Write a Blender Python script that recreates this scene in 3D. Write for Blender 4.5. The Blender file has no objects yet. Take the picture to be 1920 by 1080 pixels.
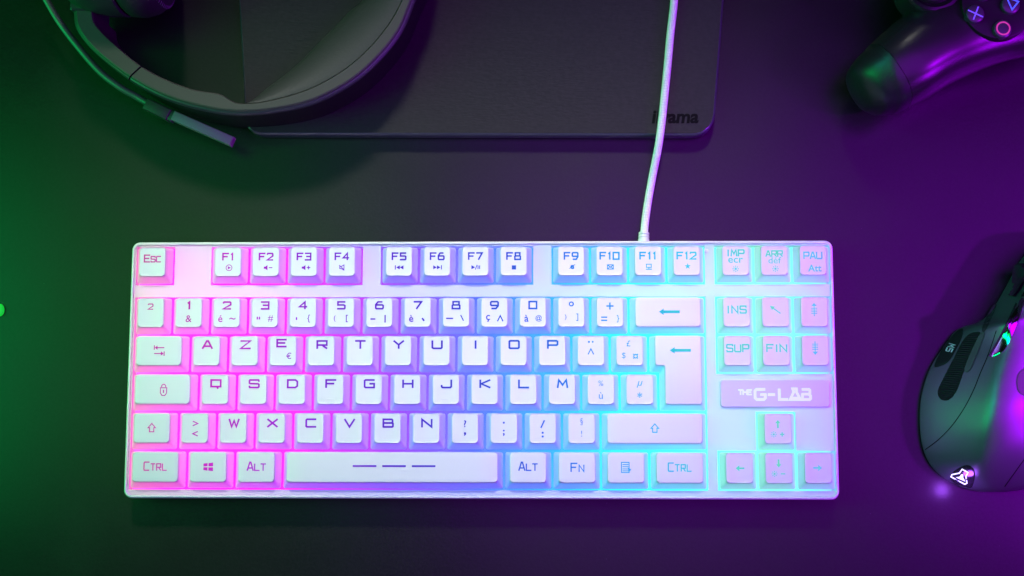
import bpy, bmesh, math, random
from mathutils import Vector, Matrix
random.seed(5)
SC = bpy.context.scene
COL = SC.collection
MM = 0.001
U = 19.05                       # key pitch, mm

# ------------------------------------------------------------------ camera
CX, CY, CZ, TILT, PAN, ROLL = 204.70, 32.62, 630.98, 0.1086, 0.0244, -0.0017
FPX = 2325.4
def w2c(v):
    x, y, z = v
    ct, st = math.cos(TILT), math.sin(TILT); y, z = ct*y+st*z, -st*y+ct*z
    cp, sp = math.cos(PAN), math.sin(PAN);   x, z = cp*x-sp*z, sp*x+cp*z
    cr, sr = math.cos(ROLL), math.sin(ROLL); x, y = cr*x+sr*y, -sr*x+cr*y
    return (x, y, z)
_c = [w2c(e) for e in ((1, 0, 0), (0, 1, 0), (0, 0, 1))]
W2C = Matrix(((_c[0][0], _c[1][0], _c[2][0]), (_c[0][1], _c[1][1], _c[2][1]), (_c[0][2], _c[1][2], _c[2][2])))
C2W = W2C.transposed()
cam = bpy.data.cameras.new('camera'); co = bpy.data.objects.new('camera', cam); COL.objects.link(co)
co.matrix_world = Matrix.Translation(Vector((CX, CY, CZ))*MM) @ C2W.to_4x4()
cam.sensor_width = 36; cam.lens = 36*FPX/1920; cam.clip_start = .01; cam.clip_end = 50
SC.camera = co

def at(px, py, z=0.0):
    """measured photo position -> world point (mm) at height z"""
    d = C2W @ Vector(((px-960)/FPX, (540-py)/FPX, -1))
    t = (z-CZ)/d.z
    return Vector((CX+d.x*t, CY+d.y*t, z))

# ------------------------------------------------------------------ materials
def new_mat(name):
    m = bpy.data.materials.new(name); m.use_nodes = True
    return m, m.node_tree, m.node_tree.nodes['Principled BSDF']
def plastic(name, col, rough=.4, spec=.5, noise=0, nscale=300, bump=0, bscale=900, metal=0, bstretch=(1, 1, 1), rvar=0):
    m, nt, b = new_mat(name)
    b.inputs['Base Color'].default_value = (*col, 1)
    b.inputs['Roughness'].default_value = rough
    b.inputs['Specular IOR Level'].default_value = spec
    b.inputs['Metallic'].default_value = metal
    tc = nt.nodes.new('ShaderNodeTexCoord')
    if noise:
        n = nt.nodes.new('ShaderNodeTexNoise'); n.inputs['Scale'].default_value = nscale; n.inputs['Detail'].default_value = 5
        nt.links.new(tc.outputs['Object'], n.inputs['Vector'])
        r = nt.nodes.new('ShaderNodeMapRange'); r.inputs[1].default_value = .3; r.inputs[2].default_value = .7
        r.inputs[3].default_value = 1-noise; r.inputs[4].default_value = 1+noise
        nt.links.new(n.outputs['Fac'], r.inputs[0])
        mx = nt.nodes.new('ShaderNodeVectorMath'); mx.operation = 'SCALE'; mx.inputs[0].default_value = col
        nt.links.new(r.outputs[0], mx.inputs['Scale']); nt.links.new(mx.outputs[0], b.inputs['Base Color'])
    if rvar:
        n2 = nt.nodes.new('ShaderNodeTexNoise'); n2.inputs['Scale'].default_value = 35; n2.inputs['Detail'].default_value = 6
        nt.links.new(tc.outputs['Object'], n2.inputs['Vector'])
        r2 = nt.nodes.new('ShaderNodeMapRange'); r2.inputs[1].default_value = .3; r2.inputs[2].default_value = .7
        r2.inputs[3].default_value = rough-rvar; r2.inputs[4].default_value = rough+rvar
        nt.links.new(n2.outputs['Fac'], r2.inputs[0]); nt.links.new(r2.outputs[0], b.inputs['Roughness'])
    if bump:
        mp = nt.nodes.new('ShaderNodeMapping'); mp.inputs['Scale'].default_value = bstretch
        nt.links.new(tc.outputs['Object'], mp.inputs['Vector'])
        n3 = nt.nodes.new('ShaderNodeTexNoise'); n3.inputs['Scale'].default_value = bscale; n3.inputs['Detail'].default_value = 3
        nt.links.new(mp.outputs[0], n3.inputs['Vector'])
        bp = nt.nodes.new('ShaderNodeBump'); bp.inputs['Strength'].default_value = bump; bp.inputs['Distance'].default_value = .0004
        nt.links.new(n3.outputs['Fac'], bp.inputs['Height']); nt.links.new(bp.outputs[0], b.inputs['Normal'])
    return m

RAMP = [(250, (1, .10, .46)), (320, (1, .02, .66)), (450, (.85, .01, .95)), (600, (.36, .015, 1)), (760, (.15, .035, 1)),
        (900, (.05, .09, 1)), (1050, (.02, .23, 1)), (1180, (.02, .48, .95)), (1280, (.04, .64, .74)), (1370, (.11, .70, .55)),
        (1450, (.13, .68, .42)), (1520, (.10, .52, .64)), (1565, (.18, .32, .85))]
def backlight_color(nt, ref):
    tc = nt.nodes.new('ShaderNodeTexCoord'); tc.object = ref
    sx = nt.nodes.new('ShaderNodeSeparateXYZ'); nt.links.new(tc.outputs['Object'], sx.inputs[0])
    mr = nt.nodes.new('ShaderNodeMapRange'); mr.inputs[1].default_value = (-5-KB0.x)*MM; mr.inputs[2].default_value = (355-KB0.x)*MM
    nt.links.new(sx.outputs['X'], mr.inputs[0])
    cr = nt.nodes.new('ShaderNodeValToRGB'); e = cr.color_ramp.elements
    for i, (px, c) in enumerate(RAMP):
        f = ((px-255.5)/71.25*U+5)/360
        el = e[i] if i < 2 else e.new(f)
        el.position = f; el.color = (*c, 1)
    nt.links.new(mr.outputs[0], cr.inputs[0])
    return cr.outputs[0]

# ------------------------------------------------------------------ object helpers
def tag(o, label=None, cat=None, group=None, kind=None):
    for k, v in (('label', label), ('category', cat), ('group', group), ('kind', kind)):
        if v: o[k] = v
    return o
ORI = {}
def empty(name, p, label, cat):
    o = bpy.data.objects.new(name, None); COL.objects.link(o); o.location = Vector(p)*MM; o.empty_display_size = .02
    ORI[o] = Vector(p); tag(o, label, cat); return o
def obj(name, bm, mat, parent=None, origin=None, smooth=True, angle=35):
    """bm is in world mm; linked as one mesh object"""
    me = bpy.data.meshes.new(name)
    if origin is None:
        n = max(1, len(bm.verts)); origin = Vector((sum(v.co.x for v in bm.verts)/n, sum(v.co.y for v in bm.verts)/n, min(v.co.z for v in bm.verts)))
    bmesh.ops.remove_doubles(bm, verts=bm.verts, dist=1e-5)
    bmesh.ops.recalc_face_normals(bm, faces=bm.faces)
    for v in bm.verts: v.co = (v.co-origin)*MM
    if smooth:
        for f in bm.faces: f.smooth = True
        for e in bm.edges:
            if len(e.link_faces) == 2 and e.calc_face_angle(0) > math.radians(angle): e.smooth = False
    bm.to_mesh(me); bm.free()
    for m in (mat if isinstance(mat, (list, tuple)) else [mat]): me.materials.append(m)
    o = bpy.data.objects.new(name, me); COL.objects.link(o)
    ORI[o] = Vector(origin)
    if parent is not None:
        o.parent = parent; o.location = (Vector(origin)-ORI[parent])*MM
    else: o.location = Vector(origin)*MM
    return o

def loft(bm, rings, cap0=True, cap1=True, closed=True):
    vs = [[bm.verts.new(p) for p in r] for r in rings]
    n = len(rings[0])
    for a, b in zip(vs, vs[1:]):
        for i in range(n if closed else n-1):
            j = (i+1) % n
            bm.faces.new((a[i], a[j], b[j], b[i]))
    if cap0 and closed: bm.faces.new(vs[0][::-1])
    if cap1 and closed: bm.faces.new(vs[-1])
    return vs
def rrect(x0, y0, x1, y1, r, z, n=5, mid=0):
    r = min(r, (x1-x0)/2-.01, (y1-y0)/2-.01); out = []
    for cx, cy, a0 in ((x1-r, y1-r, 0), (x0+r, y1-r, 90), (x0+r, y0+r, 180), (x1-r, y0+r, 270)):
        if out and mid:
            a = math.radians(a0); p, q = out[-1], Vector((cx+r*math.cos(a), cy+r*math.sin(a), z))
            out += [p.lerp(q, k/(mid+1)) for k in range(1, mid+1)]
        for i in range(n+1):
            a = math.radians(a0+90*i/n); out.append(Vector((cx+r*math.cos(a), cy+r*math.sin(a), z)))
    if mid: out += [out[-1].lerp(out[0], k/(mid+1)) for k in range(1, mid+1)]
    return out
def catmull(P, sub=8):
    P = [Vector(p) for p in P]; out = []
    Q = [2*P[0]-P[1]]+P+[2*P[-1]-P[-2]]
    for i in range(1, len(Q)-2):
        a, b, c, d = Q[i-1:i+3]
        for k in range(sub):
            t = k/sub
            out.append(.5*((2*b)+(c-a)*t+(2*a-5*b+4*c-d)*t*t+(3*b-a-3*c+d)*t**3))
    out.append(P[-1]); return out
def spline_vals(vals, sub=6):
    return [v.x for v in catmull([Vector((v, 0, 0)) for v in vals], sub)]
def tube(bm, path, rad, n=14, cap=True):
    """rad: number or function of t"""
    rings = []; N = len(path)
    for i, p in enumerate(path):
        t = (path[min(i+1, N-1)]-path[max(i-1, 0)]).normalized()
        s = t.cross(Vector((0, 0, 1)))
        s = s.normalized() if s.length > 1e-4 else Vector((1, 0, 0))
        u = s.cross(t)
        r = rad(i/(N-1)) if callable(rad) else rad
        rings.append([p+r*(math.cos(2*math.pi*k/n)*s+math.sin(2*math.pi*k/n)*u) for k in range(n)])
    loft(bm, rings, cap, cap)

# ================================================================== KEYBOARD
ZB, HT, GAP, FG = 14.0, 5.57, 1.24, 6.48
TINS, TD, TYO = 3.147, 14.35, 1.64
KX0 = (at(245, 455, 15).x+at(233, 934, 15).x)/2; KX1 = (at(1561, 455, 15).x+at(1576, 934, 15).x)/2
KY1 = at(900, 452, 15).y; KY0 = at(900, 936, 15).y
KB0 = Vector(((KX0+KX1)/2, (KY0+KY1)/2, 0))
kb = empty('keyboard', KB0, 'white compact keyboard with rainbow backlit keys and a braided cable', 'keyboard')

CAPT = .45
def white_plastic(name, col, rough, trans=0):
    m, nt, b = new_mat(name)
    b.inputs['Base Color'].default_value = (*col, 1); b.inputs['Roughness'].default_value = rough
    tc = nt.nodes.new('ShaderNodeTexCoord')
    n = nt.nodes.new('ShaderNodeTexNoise'); n.inputs['Scale'].default_value = 2200; n.inputs['Detail'].default_value = 2
    nt.links.new(tc.outputs['Object'], n.inputs['Vector'])
    bp = nt.nodes.new('ShaderNodeBump'); bp.inputs['Strength'].default_value = .08; bp.inputs['Distance'].default_value = .0002
    nt.links.new(n.outputs['Fac'], bp.inputs['Height']); nt.links.new(bp.outputs[0], b.inputs['Normal'])
    if trans:
        t = nt.nodes.new('ShaderNodeBsdfTranslucent'); t.inputs['Color'].default_value = (.9, .9, .9, 1)
        mx = nt.nodes.new('ShaderNodeMixShader'); mx.inputs[0].default_value = trans
        out = nt.nodes['Material Output']
        nt.links.new(b.outputs[0], mx.inputs[1]); nt.links.new(t.outputs[0], mx.inputs[2]); nt.links.new(mx.outputs[0], out.inputs[0])
    return m
M_CAP = white_plastic('white_keycap_plastic', (.82, .82, .81), .42, CAPT)
M_TOP = white_plastic('white_keycap_top', (.82, .82, .81), .42)
M_TOPIN = plastic('keycap_thick_top', (.75, .75, .75), .6)
M_CASE = white_plastic('white_case_plastic', (.80, .80, .80), .32)
M_PLATE = white_plastic('translucent_white_plate', (.80, .80, .80), .4, .25)
def lit(name, strength, base=.1, rise=0):
    m, nt, b = new_mat(name)
    c = backlight_color(nt, kb)
    b.inputs['Base Color'].default_value = (base, base, base, 1); b.inputs['Roughness'].default_value = .6
    b.inputs['Specular IOR Level'].default_value = .1
    nt.links.new(c, b.inputs['Emission Color']); b.inputs['Emission Strength'].default_value = strength
    if rise:                        # emission raised towards the right so those legends look paler
        mr = [n for n in nt.nodes if n.type == 'MAP_RANGE'][0]
        r2 = nt.nodes.new('ShaderNodeMapRange'); r2.inputs[1].default_value = .5; r2.inputs[2].default_value = .95; r2.inputs[3].default_value = strength; r2.inputs[4].default_value = rise
        nt.links.new(mr.outputs[0], r2.inputs[0]); nt.links.new(r2.outputs[0], b.inputs['Emission Strength'])
    return m
M_PANEL = lit('rainbow_backlight_panel', 2.2, .05)
M_LEGEND = lit('backlit_legend', .6, .004, 1.15)

# --- case: outer tray with a thin raised rim
bm = bmesh.new()
def kr(ins, z, r): return rrect(KX0+ins, KY0+ins, KX1-ins, KY1-ins, r, z, 6)
loft(bm, [kr(2.2, 1, 2.4), kr(.9, 2.2, 3.2), kr(.15, 7, 3.9), kr(0, 13.4, 4), kr(.25, 14.6, 3.9), kr(.75, 15.15, 3.5), kr(1.35, 15.15, 3.1), kr(1.6, 14.9, 3), kr(1.75, 8.5, 2.9)])
obj('case', bm, M_CASE, kb)
# --- lit panel under the keys
bm = bmesh.new(); loft(bm, [rrect(KX0+3, KY0+3, KX1-3, KY1-3, 2, 9.4), rrect(KX0+3, KY0+3, KX1-3, KY1-3, 2, 10.4)])
obj('backlight_panel', bm, M_PANEL, kb, origin=KB0)

# --- layout: (row, column, width, legend items)
ROWY = {'F': 5*U+FG, 'N': 4*U, 'A': 3*U, 'Q': 2*U, 'Z': U, 'S': 0}
# plate with openings
holes = []
def hole(c0, c1, r0, r1):
    m = .25; holes.append((c0*U-m, ROWY[r0]-m, c1*U+m, ROWY[r1]+U+m))
NAV = 15.27
for c0, c1 in ((0, 1), (2, 6), (6.5, 10.5), (11, 15), (NAV, NAV+3)): hole(c0, c1, 'F', 'F')
hole(0, 15, 'S', 'N'); hole(NAV, NAV+3, 'A', 'N'); hole(NAV+1, NAV+2, 'Z', 'Z'); hole(NAV, NAV+3, 'S', 'S')
px0, px1, py0, py1 = KX0+1.7, KX1-1.7, KY0+1.7, KY1-1.7
xs = sorted({px0, px1, *[h[0] for h in holes], *[h[2] for h in holes]})
ys = sorted({py0, py1, *[h[1] for h in holes], *[h[3] for h in holes]})
ZP, ZPB = 14.35, 11.2
def inh(x, y): return any(h[0] < x < h[2] and h[1] < y < h[3] for h in holes) or not (px0 < x < px1 and py0 < y < py1)
bm = bmesh.new(); VV = {}
def gv(x, y, z):
    k = (round(x, 4), round(y, 4), z)
    if k not in VV: VV[k] = bm.verts.new((x, y, z))
    return VV[k]
for i in range(len(xs)-1):
    for j in range(len(ys)-1):
        mx_, my_ = (xs[i]+xs[i+1])/2, (ys[j]+ys[j+1])/2
        if inh(mx_, my_): continue
        x0, x1, y0, y1 = xs[i], xs[i+1], ys[j], ys[j+1]
        bm.faces.new((gv(x0, y0, ZP), gv(x1, y0, ZP), gv(x1, y1, ZP), gv(x0, y1, ZP)))
        for (a, b, dx, dy) in (((x0, y0), (x1, y0), 0, -1), ((x1, y0), (x1, y1), 1, 0), ((x1, y1), (x0, y1), 0, 1), ((x0, y1), (x0, y0), -1, 0)):
            qx = mx_ if not dx else (xs[i+1]+1e-3 if dx > 0 else xs[i]-1e-3)
            qy = my_ if not dy else (ys[j+1]+1e-3 if dy > 0 else ys[j]-1e-3)
            if inh(qx, qy):
                bm.faces.new((gv(*a, ZP), gv(*b, ZP), gv(*b, ZPB), gv(*a, ZPB)))
ee = [e for e in bm.edges if len(e.link_faces) == 2 and abs(e.verts[0].co.z-ZP) < .01 and abs(e.verts[1].co.z-ZP) < .01 and e.calc_face_angle(0) > 1]
bmesh.ops.bevel(bm, geom=ee, offset=.45, segments=2, affect='EDGES', profile=.5)
obj('top_plate', bm, M_PLATE, kb)

# ---------------------------------------------------------------- legends
PXK = .2635                      # mm per photo pixel at key-top height
class Legend:
    def __init__(s): s.bm = bmesh.new(); s.k = 0
    def lift(s): s.k += 1; return .05+.003*s.k
    def line(s, pts, w=2.6, closed=False, butt=False):
        """mitred ribbon, pts in px (x right, y down) about the key-top centre"""
        P = [Vector((p[0], -p[1]))*PXK for p in pts]; h = w*PXK/2; z = s.lift(); n = len(P); h *= 1.12
        if not closed and not butt:
            P[0] = P[0]+(P[0]-P[1]).normalized()*h*.5; P[-1] = P[-1]+(P[-1]-P[-2]).normalized()*h*.5
        L, R = [], []
        for i in range(n):
            d0 = (P[i]-P[i-1]).normalized() if (i > 0 or closed) else None
            d1 = (P[(i+1) % n]-P[i]).normalized() if (i < n-1 or closed) else None
            d0 = d0 or d1; d1 = d1 or d0
            n0 = Vector((-d0.y, d0.x)); n1 = Vector((-d1.y, d1.x)); m = n0+n1
            m = m.normalized() if m.length > 1e-3 else n0
            k = h/max(.45, m.dot(n0))
            L.append(P[i]+m*k); R.append(P[i]-m*k)
        vl = [s.bm.verts.new((*p, z)) for p in L]; vr = [s.bm.verts.new((*p, z)) for p in R]
        for i in range(n if closed else n-1):
            j = (i+1) % n; s.bm.faces.new((vr[i], vr[j], vl[j], vl[i]))
    def poly(s, pts):
        z = s.lift(); s.bm.faces.new([s.bm.verts.new((p[0]*PXK, -p[1]*PXK, z)) for p in pts])
    def circle(s, x, y, r, w=2, n=20): s.line([(x+r*math.cos(2*math.pi*i/n), y+r*math.sin(2*math.pi*i/n)) for i in range(n)], w, True)
    def dot(s, x, y, r, n=14): s.poly([(x+r*math.cos(2*math.pi*i/n), y+r*math.sin(2*math.pi*i/n)) for i in range(n)])
    def text(s, body, x, y, h=None, w=None, bold=0.0, sx=1.0, shear=0):
        cu = bpy.data.curves.new('t', 'FONT'); cu.body = body; cu.size = 1; cu.resolution_u = 3; cu.offset = bold; cu.shear = shear
        o = bpy.data.objects.new('t', cu); COL.objects.link(o)
        dg = bpy.context.evaluated_depsgraph_get(); me = o.evaluated_get(dg).to_mesh()
        X = [v.co.x for v in me.vertices]; Y = [v.co.y for v in me.vertices]
        x0, x1, y0, y1 = min(X), max(X), min(Y), max(Y)
        ky = h/(y1-y0) if h else w/(x1-x0)
        kx = w/(x1-x0) if w else ky*sx
        z = s.lift()
        vs = [s.bm.verts.new(((x+(v.co.x-(x0+x1)/2)*kx)*PXK, (-y+(v.co.y-(y0+y1)/2)*ky)*PXK, z)) for v in me.vertices]
        for p in me.polygons:
            try: s.bm.faces.new([vs[i] for i in p.vertices])
            except ValueError: pass
        o.evaluated_get(dg).to_mesh_clear(); bpy.data.objects.remove(o); bpy.data.curves.remove(cu)
    def glyphs(s, body, x, y, h, w, gap=.28, stroke=2.6, small=None):
        """square technical lettering centred on x, y; small = height ratio of the letters after the first"""
        ws = []
        for i, c in enumerate(body):
            k = 1 if (small is None or i == 0) else small
            ws.append(w*k*(GW.get(c, 1)))
        g = w*gap; X = x-(sum(ws)+g*(len(ws)-1))/2
        for i, c in enumerate(body):
            k = 1 if (small is None or i == 0) else small
            hh = h*k; base = y+h/2
            for st in GL[c]:
                cl = st[0] == 'c'; pts = st[1:] if cl else st
                s.line([(X+p[0]*ws[i], base-p[1]*hh) for p in pts], stroke*(1 if k == 1 else .9), cl)
            X += ws[i]+g
    def finish(s, cx, cy, zt, dish, hw):
        for v in s.bm.verts:
            v.co = Vector((cx+v.co.x, cy+v.co.y, zt+dishz(v.co.x, hw, dish)+v.co.z))
        return s.bm
def dishz(x, hw, d): return d*((x/hw)**2-1) if d else 0
GL = {
 'A': [[(0, 0), (.42, 1), (.58, 1), (1, 0)], [(.2, .3), (.8, .3)]], 'Z': [[(0, 1), (1, 1), (0, 0), (1, 0)]],
 'E': [[(1, 1), (0, 1), (0, 0), (1, 0)], [(0, .52), (.85, .52)]], 'R': [[(0, 0), (0, 1), (1, 1), (1, .45), (0, .45)], [(.5, .45), (1, 0)]],
 'T': [[(0, 1), (1, 1)], [(.5, 1), (.5, 0)]], 'Y': [[(0, 1), (.5, .48), (1, 1)], [(.5, .48), (.5, 0)]],
 'U': [[(0, 1), (0, .1), (.1, 0), (.9, 0), (1, .1), (1, 1)]], 'I': [[(.5, 0), (.5, 1)]], 'O': [['c', (.08, 0), (0, .1), (0, .9), (.08, 1), (.92, 1), (1, .9), (1, .1), (.92, 0)]],
 'P': [[(0, 0), (0, 1), (.9, 1), (1, .9), (1, .52), (.9, .42), (0, .42)]], 'Q': [['c', (0, .12), (0, 1), (1, 1), (1, .12)], [(.6, .12), (.72, -.12)]],
 'S': [[(1, .82), (.95, 1), (.05, 1), (0, .9), (0, .6), (.08, .52), (.92, .48), (1, .4), (1, .1), (.92, 0), (.05, 0), (0, .18)]],
 'D': [['c', (0, 0), (0, 1), (.8, 1), (1, .8), (1, .2), (.8, 0)]], 'F': [[(0, 0), (0, 1), (1, 1)], [(0, .52), (.8, .52)]],
 'G': [[(1, 1), (.1, 1), (0, .9), (0, .1), (.1, 0), (1, 0), (1, .5), (.55, .5)]], 'H': [[(0, 0), (0, 1)], [(1, 0), (1, 1)], [(0, .5), (1, .5)]],
 'J': [[(1, 1), (1, .12), (.9, 0), (.1, 0), (0, .12), (0, .28)]], 'K': [[(0, 0), (0, 1)], [(1, 1), (.1, .5), (1, 0)]], 'L': [[(0, 1), (0, 0), (1, 0)]],
 'M': [[(0, 0), (.12, 1), (.5, .35), (.88, 1), (1, 0)]], 'W': [[(0, 1), (.25, 0), (.5, .8), (.75, 0), (1, 1)]], 'X': [[(0, 0), (1, 1)], [(0, 1), (1, 0)]],
 'C': [[(1, 1), (.08, 1), (0, .9), (0, .1), (.08, 0), (1, 0)]], 'V': [[(0, 1), (.5, 0), (1, 1)]],
 'B': [[(0, 0), (0, 1), (.88, 1), (.95, .9), (.95, .6), (.88, .52), (0, .52)], [(.88, .52), (1, .42), (1, .1), (.92, 0), (0, 0)]], 'N': [[(0, 0), (0, 1), (1, 0), (1, 1)]],
 '0': [['c', (0, 0), (0, 1), (1, 1), (1, 0)]], '1': [[(.2, .85), (.6, 1), (.6, 0)]], '2': [[(0, .85), (.1, 1), (.9, 1), (1, .9), (1, .6), (0, 0), (1, 0)]],
 '3': [[(0, 1), (1, 1), (1, 0), (0, 0)], [(.25, .52), (1, .52)]], '4': [[(.75, 0), (.75, 1), (0, .3), (1, .3)]], '5': [[(1, 1), (.05, 1), (.05, .55), (.85, .55), (1, .45), (1, .1), (.9, 0), (0, 0)]],
 '6': [[(.85, 1), (.3, 1), (0, .6), (0, .1), (.1, 0), (.9, 0), (1, .1), (1, .45), (.9, .55), (.05, .55)]], '7': [[(0, 1), (1, 1), (.35, 0)]],
 '8': [['c', (0, 0), (0, .45), (.1, .53), (.9, .53), (1, .45), (1, 0)], [(.1, .53), (.1, 1), (.9, 1), (.9, .53)]], '9': [[(.15, 0), (.7, 0), (1, .4), (1, .9), (.9, 1), (.1, 1), (0, .9), (0, .55), (.1, .45), (.95, .45)]],
}
GW = {'I': .45, '1': .5}
def letter(c, y=-10, x=1): return lambda l: l.glyphs(c, x, y, 14, 18 if c != 'I' else 12, stroke=3.0)
def num(c, lo, lo2=None, sub=None):
    def f(l):
        l.glyphs(c, 0, -13, 13, 14, stroke=2.8)
        if lo2 is None: lo(l, 0)
        else: lo(l, -12); lo2(l, 11)
    return f
def tx(body, h=None, w=None, y=12, bold=.01, dx=0, **k): return lambda l, x: l.text(body, x+dx, y, h, w, bold, **k)
def ln(*strokes, w=2.2): return lambda l, x: [l.line([(p[0]+x, p[1]) for p in st], w) for st in strokes]
def fkey(n, icon):
    def f(l):
        l.glyphs('F'+n, 0, -9, 12.5, 10.5, gap=.42, stroke=2.6); icon(l)
    return f
def sun(l, x, y, r=6, w=1.4):
    l.dot(x, y, r*.38)
    for i in range(8):
        a = math.pi*i/4; l.line([(x+r*.6*math.cos(a), y+r*.6*math.sin(a)), (x+r*math.cos(a), y+r*math.sin(a))], w, butt=True)
def arrow(l, x, y, dx, dy, L, hw, w=2.6):
    """solid arrow with head, centred"""
    p, q = (-dy, dx); a = L/2
    l.line([(x-dx*a, y-dy*a), (x+dx*(a-hw*.8), y+dy*(a-hw*.8))], w, butt=True)
    l.poly([(x+dx*a, y+dy*a), (x+dx*(a-hw)+p*hw*.8, y+dy*(a-hw)+q*hw*.8), (x+dx*(a-hw)-p*hw*.8, y+dy*(a-hw)-q*hw*.8)])
def shift_arrow(l, x=0, y=0, s=1):
    l.line([(x+a*s, y+b*s) for a, b in ((0, -8), (7, 0), (4, 0), (4, 7.5), (-4, 7.5), (-4, 0), (-7, 0))], 1.7, True)
def tri(l, x, y, s, d=1): l.poly([(x-d*s*.5, y-s*.55), (x+d*s*.5, y), (x-d*s*.5, y+s*.55)])
def i_play(l): l.circle(2, 12, 5.6, 1.2); tri(l, 2.6, 12, 5.5)
def speaker(l, x): l.poly([(x-4, 10), (x-1, 10), (x+3, 7), (x+3, 17), (x-1, 14), (x-4, 14)])
def i_volm(l): speaker(l, 0); l.line([(6, 12), (12, 12)], 1.6)
def i_volp(l): speaker(l, 0); l.line([(6, 12), (12, 12)], 1.6); l.line([(9, 9), (9, 15)], 1.6)
def i_mute(l): l.line([(-4, 10), (-1, 10), (4, 7), (4, 17), (-1, 14), (-4, 14)], 1.3, True); l.line([(-5, 7.5), (4, 16)], 1.2)
def i_prev(l): l.line([(-7, 8), (-7, 16)], 1.6, butt=True); tri(l, -2, 12, 7, -1); tri(l, 5, 12, 7, -1)
def i_next(l): tri(l, -4, 12, 7); tri(l, 3, 12, 7); l.line([(8, 8), (8, 16)], 1.6, butt=True)
def i_pp(l): tri(l, -4, 12, 7); l.line([(0, 16), (3, 8)], 1.4); l.line([(5, 9), (5, 15)], 1.5); l.line([(8, 9), (8, 15)], 1.5)
def i_stop(l): l.poly([(-3.5, 8.5), (4.5, 8.5), (4.5, 16.5), (-3.5, 16.5)])
def i_web(l): l.text('e', 2, 12, 8, bold=.03); l.line([(-3, 15), (2, 10), (7, 7.5)], 1.2)
def i_mail(l):
    l.line([(-4, 8), (7, 8), (7, 16), (-4, 16)], 1.4, True); l.line([(-4, 8), (1.5, 12.6), (7, 8)], 1.6); l.line([(-4, 16), (0, 12)], 1.3); l.line([(7, 16), (3, 12)], 1.3)
def i_pc(l): l.line([(-3, 7), (6, 7), (6, 13), (-3, 13)], 1.4, True); l.line([(-3.5, 16.5), (6.5, 16.5)], 1.6); l.line([(1.5, 13), (1.5, 16)], 1.4)
def i_star(l): l.poly([(2+(6 if i % 2 == 0 else 2.4)*math.sin(math.pi*i/5), 11-(6 if i % 2 == 0 else 2.4)*math.cos(math.pi*i/5)) for i in range(10)])
def tab(l):
    l.line([(-9, -9.5), (-9, -2)], 1.6); arrow(l, 1, -5.5, -1, 0, 18, 5, 1.7); l.line([(10, 2), (10, 9.5)], 1.6); arrow(l, 0, 5.5, 1, 0, 18, 5, 1.7)
def lock(l):
    l.line([(2+7*a, 4+8*b) for a, b in ((-.85, -.8), (.85, -.8), (.85, .4), (.4, 1), (-.4, 1), (-.85, .4))], 1.5, True)
    l.line([(2+4*math.cos(a), -4-5*math.sin(a)) for a in [math.pi*i/8 for i in range(9)]], 1.6); l.line([(2, 2), (2, 7)], 1.8)
def windows(l):
    for (x0, y0, x1, y1, k0, k1) in ((-9, -7, -1.2, -.9, .9, 0), (.4, -7.9, 9, -.9, 1, 0), (-9, .9, -1.2, 7, 0, -.9), (.4, .9, 9, 7.9, 0, -1)):
        l.poly([(x0, y0+k0), (x1, y0), (x1, y1), (x0, y1+k1)])
def menu(l):
    l.line([(-8, -9.5), (6, -9.5), (6, 9), (-8, 9)], 1.5, True)
    for y in (-5.5, -1.5, 2.5, 6): l.line([(-6, y), (4.5, y)], 1.4)
    l.poly([(4, 0), (10, 4), (5, 8)])
def sc(body, x, y, h=14, w=9.5, st=2.2, gap=.35): return lambda l: l.glyphs(body, x, y, h, w, gap, st, .8)
def two(a, ya, b, yb, ha=9, hb=9, bold=.012): return lambda l: (l.text(a, 0, ya, ha, None, bold), l.text(b, 0, yb, hb, None, bold))
def bars(l, s):
    arrow(l, 0, -4, 0, s, 25, 6, 1.6)
    for k in range(4): l.line([(-5, -4+s*(-1+3.2*(1-k))), (5, -4+s*(-1+3.2*(1-k)))], 1.2)
def long_left(l, x, y):
    l.line([(x-12, y), (x+19, y)], 4.6, butt=True); l.poly([(x-20, y), (x-11, y-6), (x-11, y+6)])

KEYS = []
def K(row, c, w, leg, name='keycap'): KEYS.append((row, c, w, leg, name))
K('F', 0, 1, sc('ESC', 0, -6, 13, 10, 2.2, .25))
for i, ic in enumerate((i_play, i_volm, i_volp, i_mute)): K('F', 2+i, 1, fkey(str(1+i), ic))
for i, ic in enumerate((i_prev, i_next, i_pp, i_stop)): K('F', 6.5+i, 1, fkey(str(5+i), ic))
for i, ic in enumerate((i_web, i_mail, i_pc, i_star)): K('F', 11+i, 1, fkey(str(9+i), ic))
K('F', NAV, 1, lambda l: (l.glyphs('IMP', 0, -14, 11.5, 10.5, .3, 2.6), l.text('ecr', 0, 0, 9.5, 28, .012), sun(l, 0, 16)))
K('F', NAV+1, 1, lambda l: (l.glyphs('ARR', 0, -12.5, 10.5, 8.5, .3, 2.2), l.text('déf', 1, 0, 12, 24, .006), sun(l, 2, 16)))
K('F', NAV+2, 1, lambda l: (l.glyphs('PAU', 0, -9, 12, 9.5, .25, 2.3), l.text('Att', 3, 15, 13, 25, .02)))
K('N', 0, 1, lambda l: l.glyphs('2', -1, -11, 10, 9, stroke=1.8))
K('N', 1, 1, num('1', tx('&', 13, bold=.005)))
K('N', 2, 1, num('2', tx('é', 13), tx('~', w=12, bold=.01)))
K('N', 3, 1, num('3', ln([(-2, 9), (-2, 13)], [(2, 9), (2, 13)]), tx('#', 12, bold=0)))
K('N', 4, 1, num('4', ln([(0, 10), (0, 14)]), tx('{', 15)))
K('N', 5, 1, num('5', tx('(', 12), tx('[', 14)))
K('N', 6, 1, num('6', ln([(-4, 13), (4, 13)]), ln([(0, 6), (0, 19)])))
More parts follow.
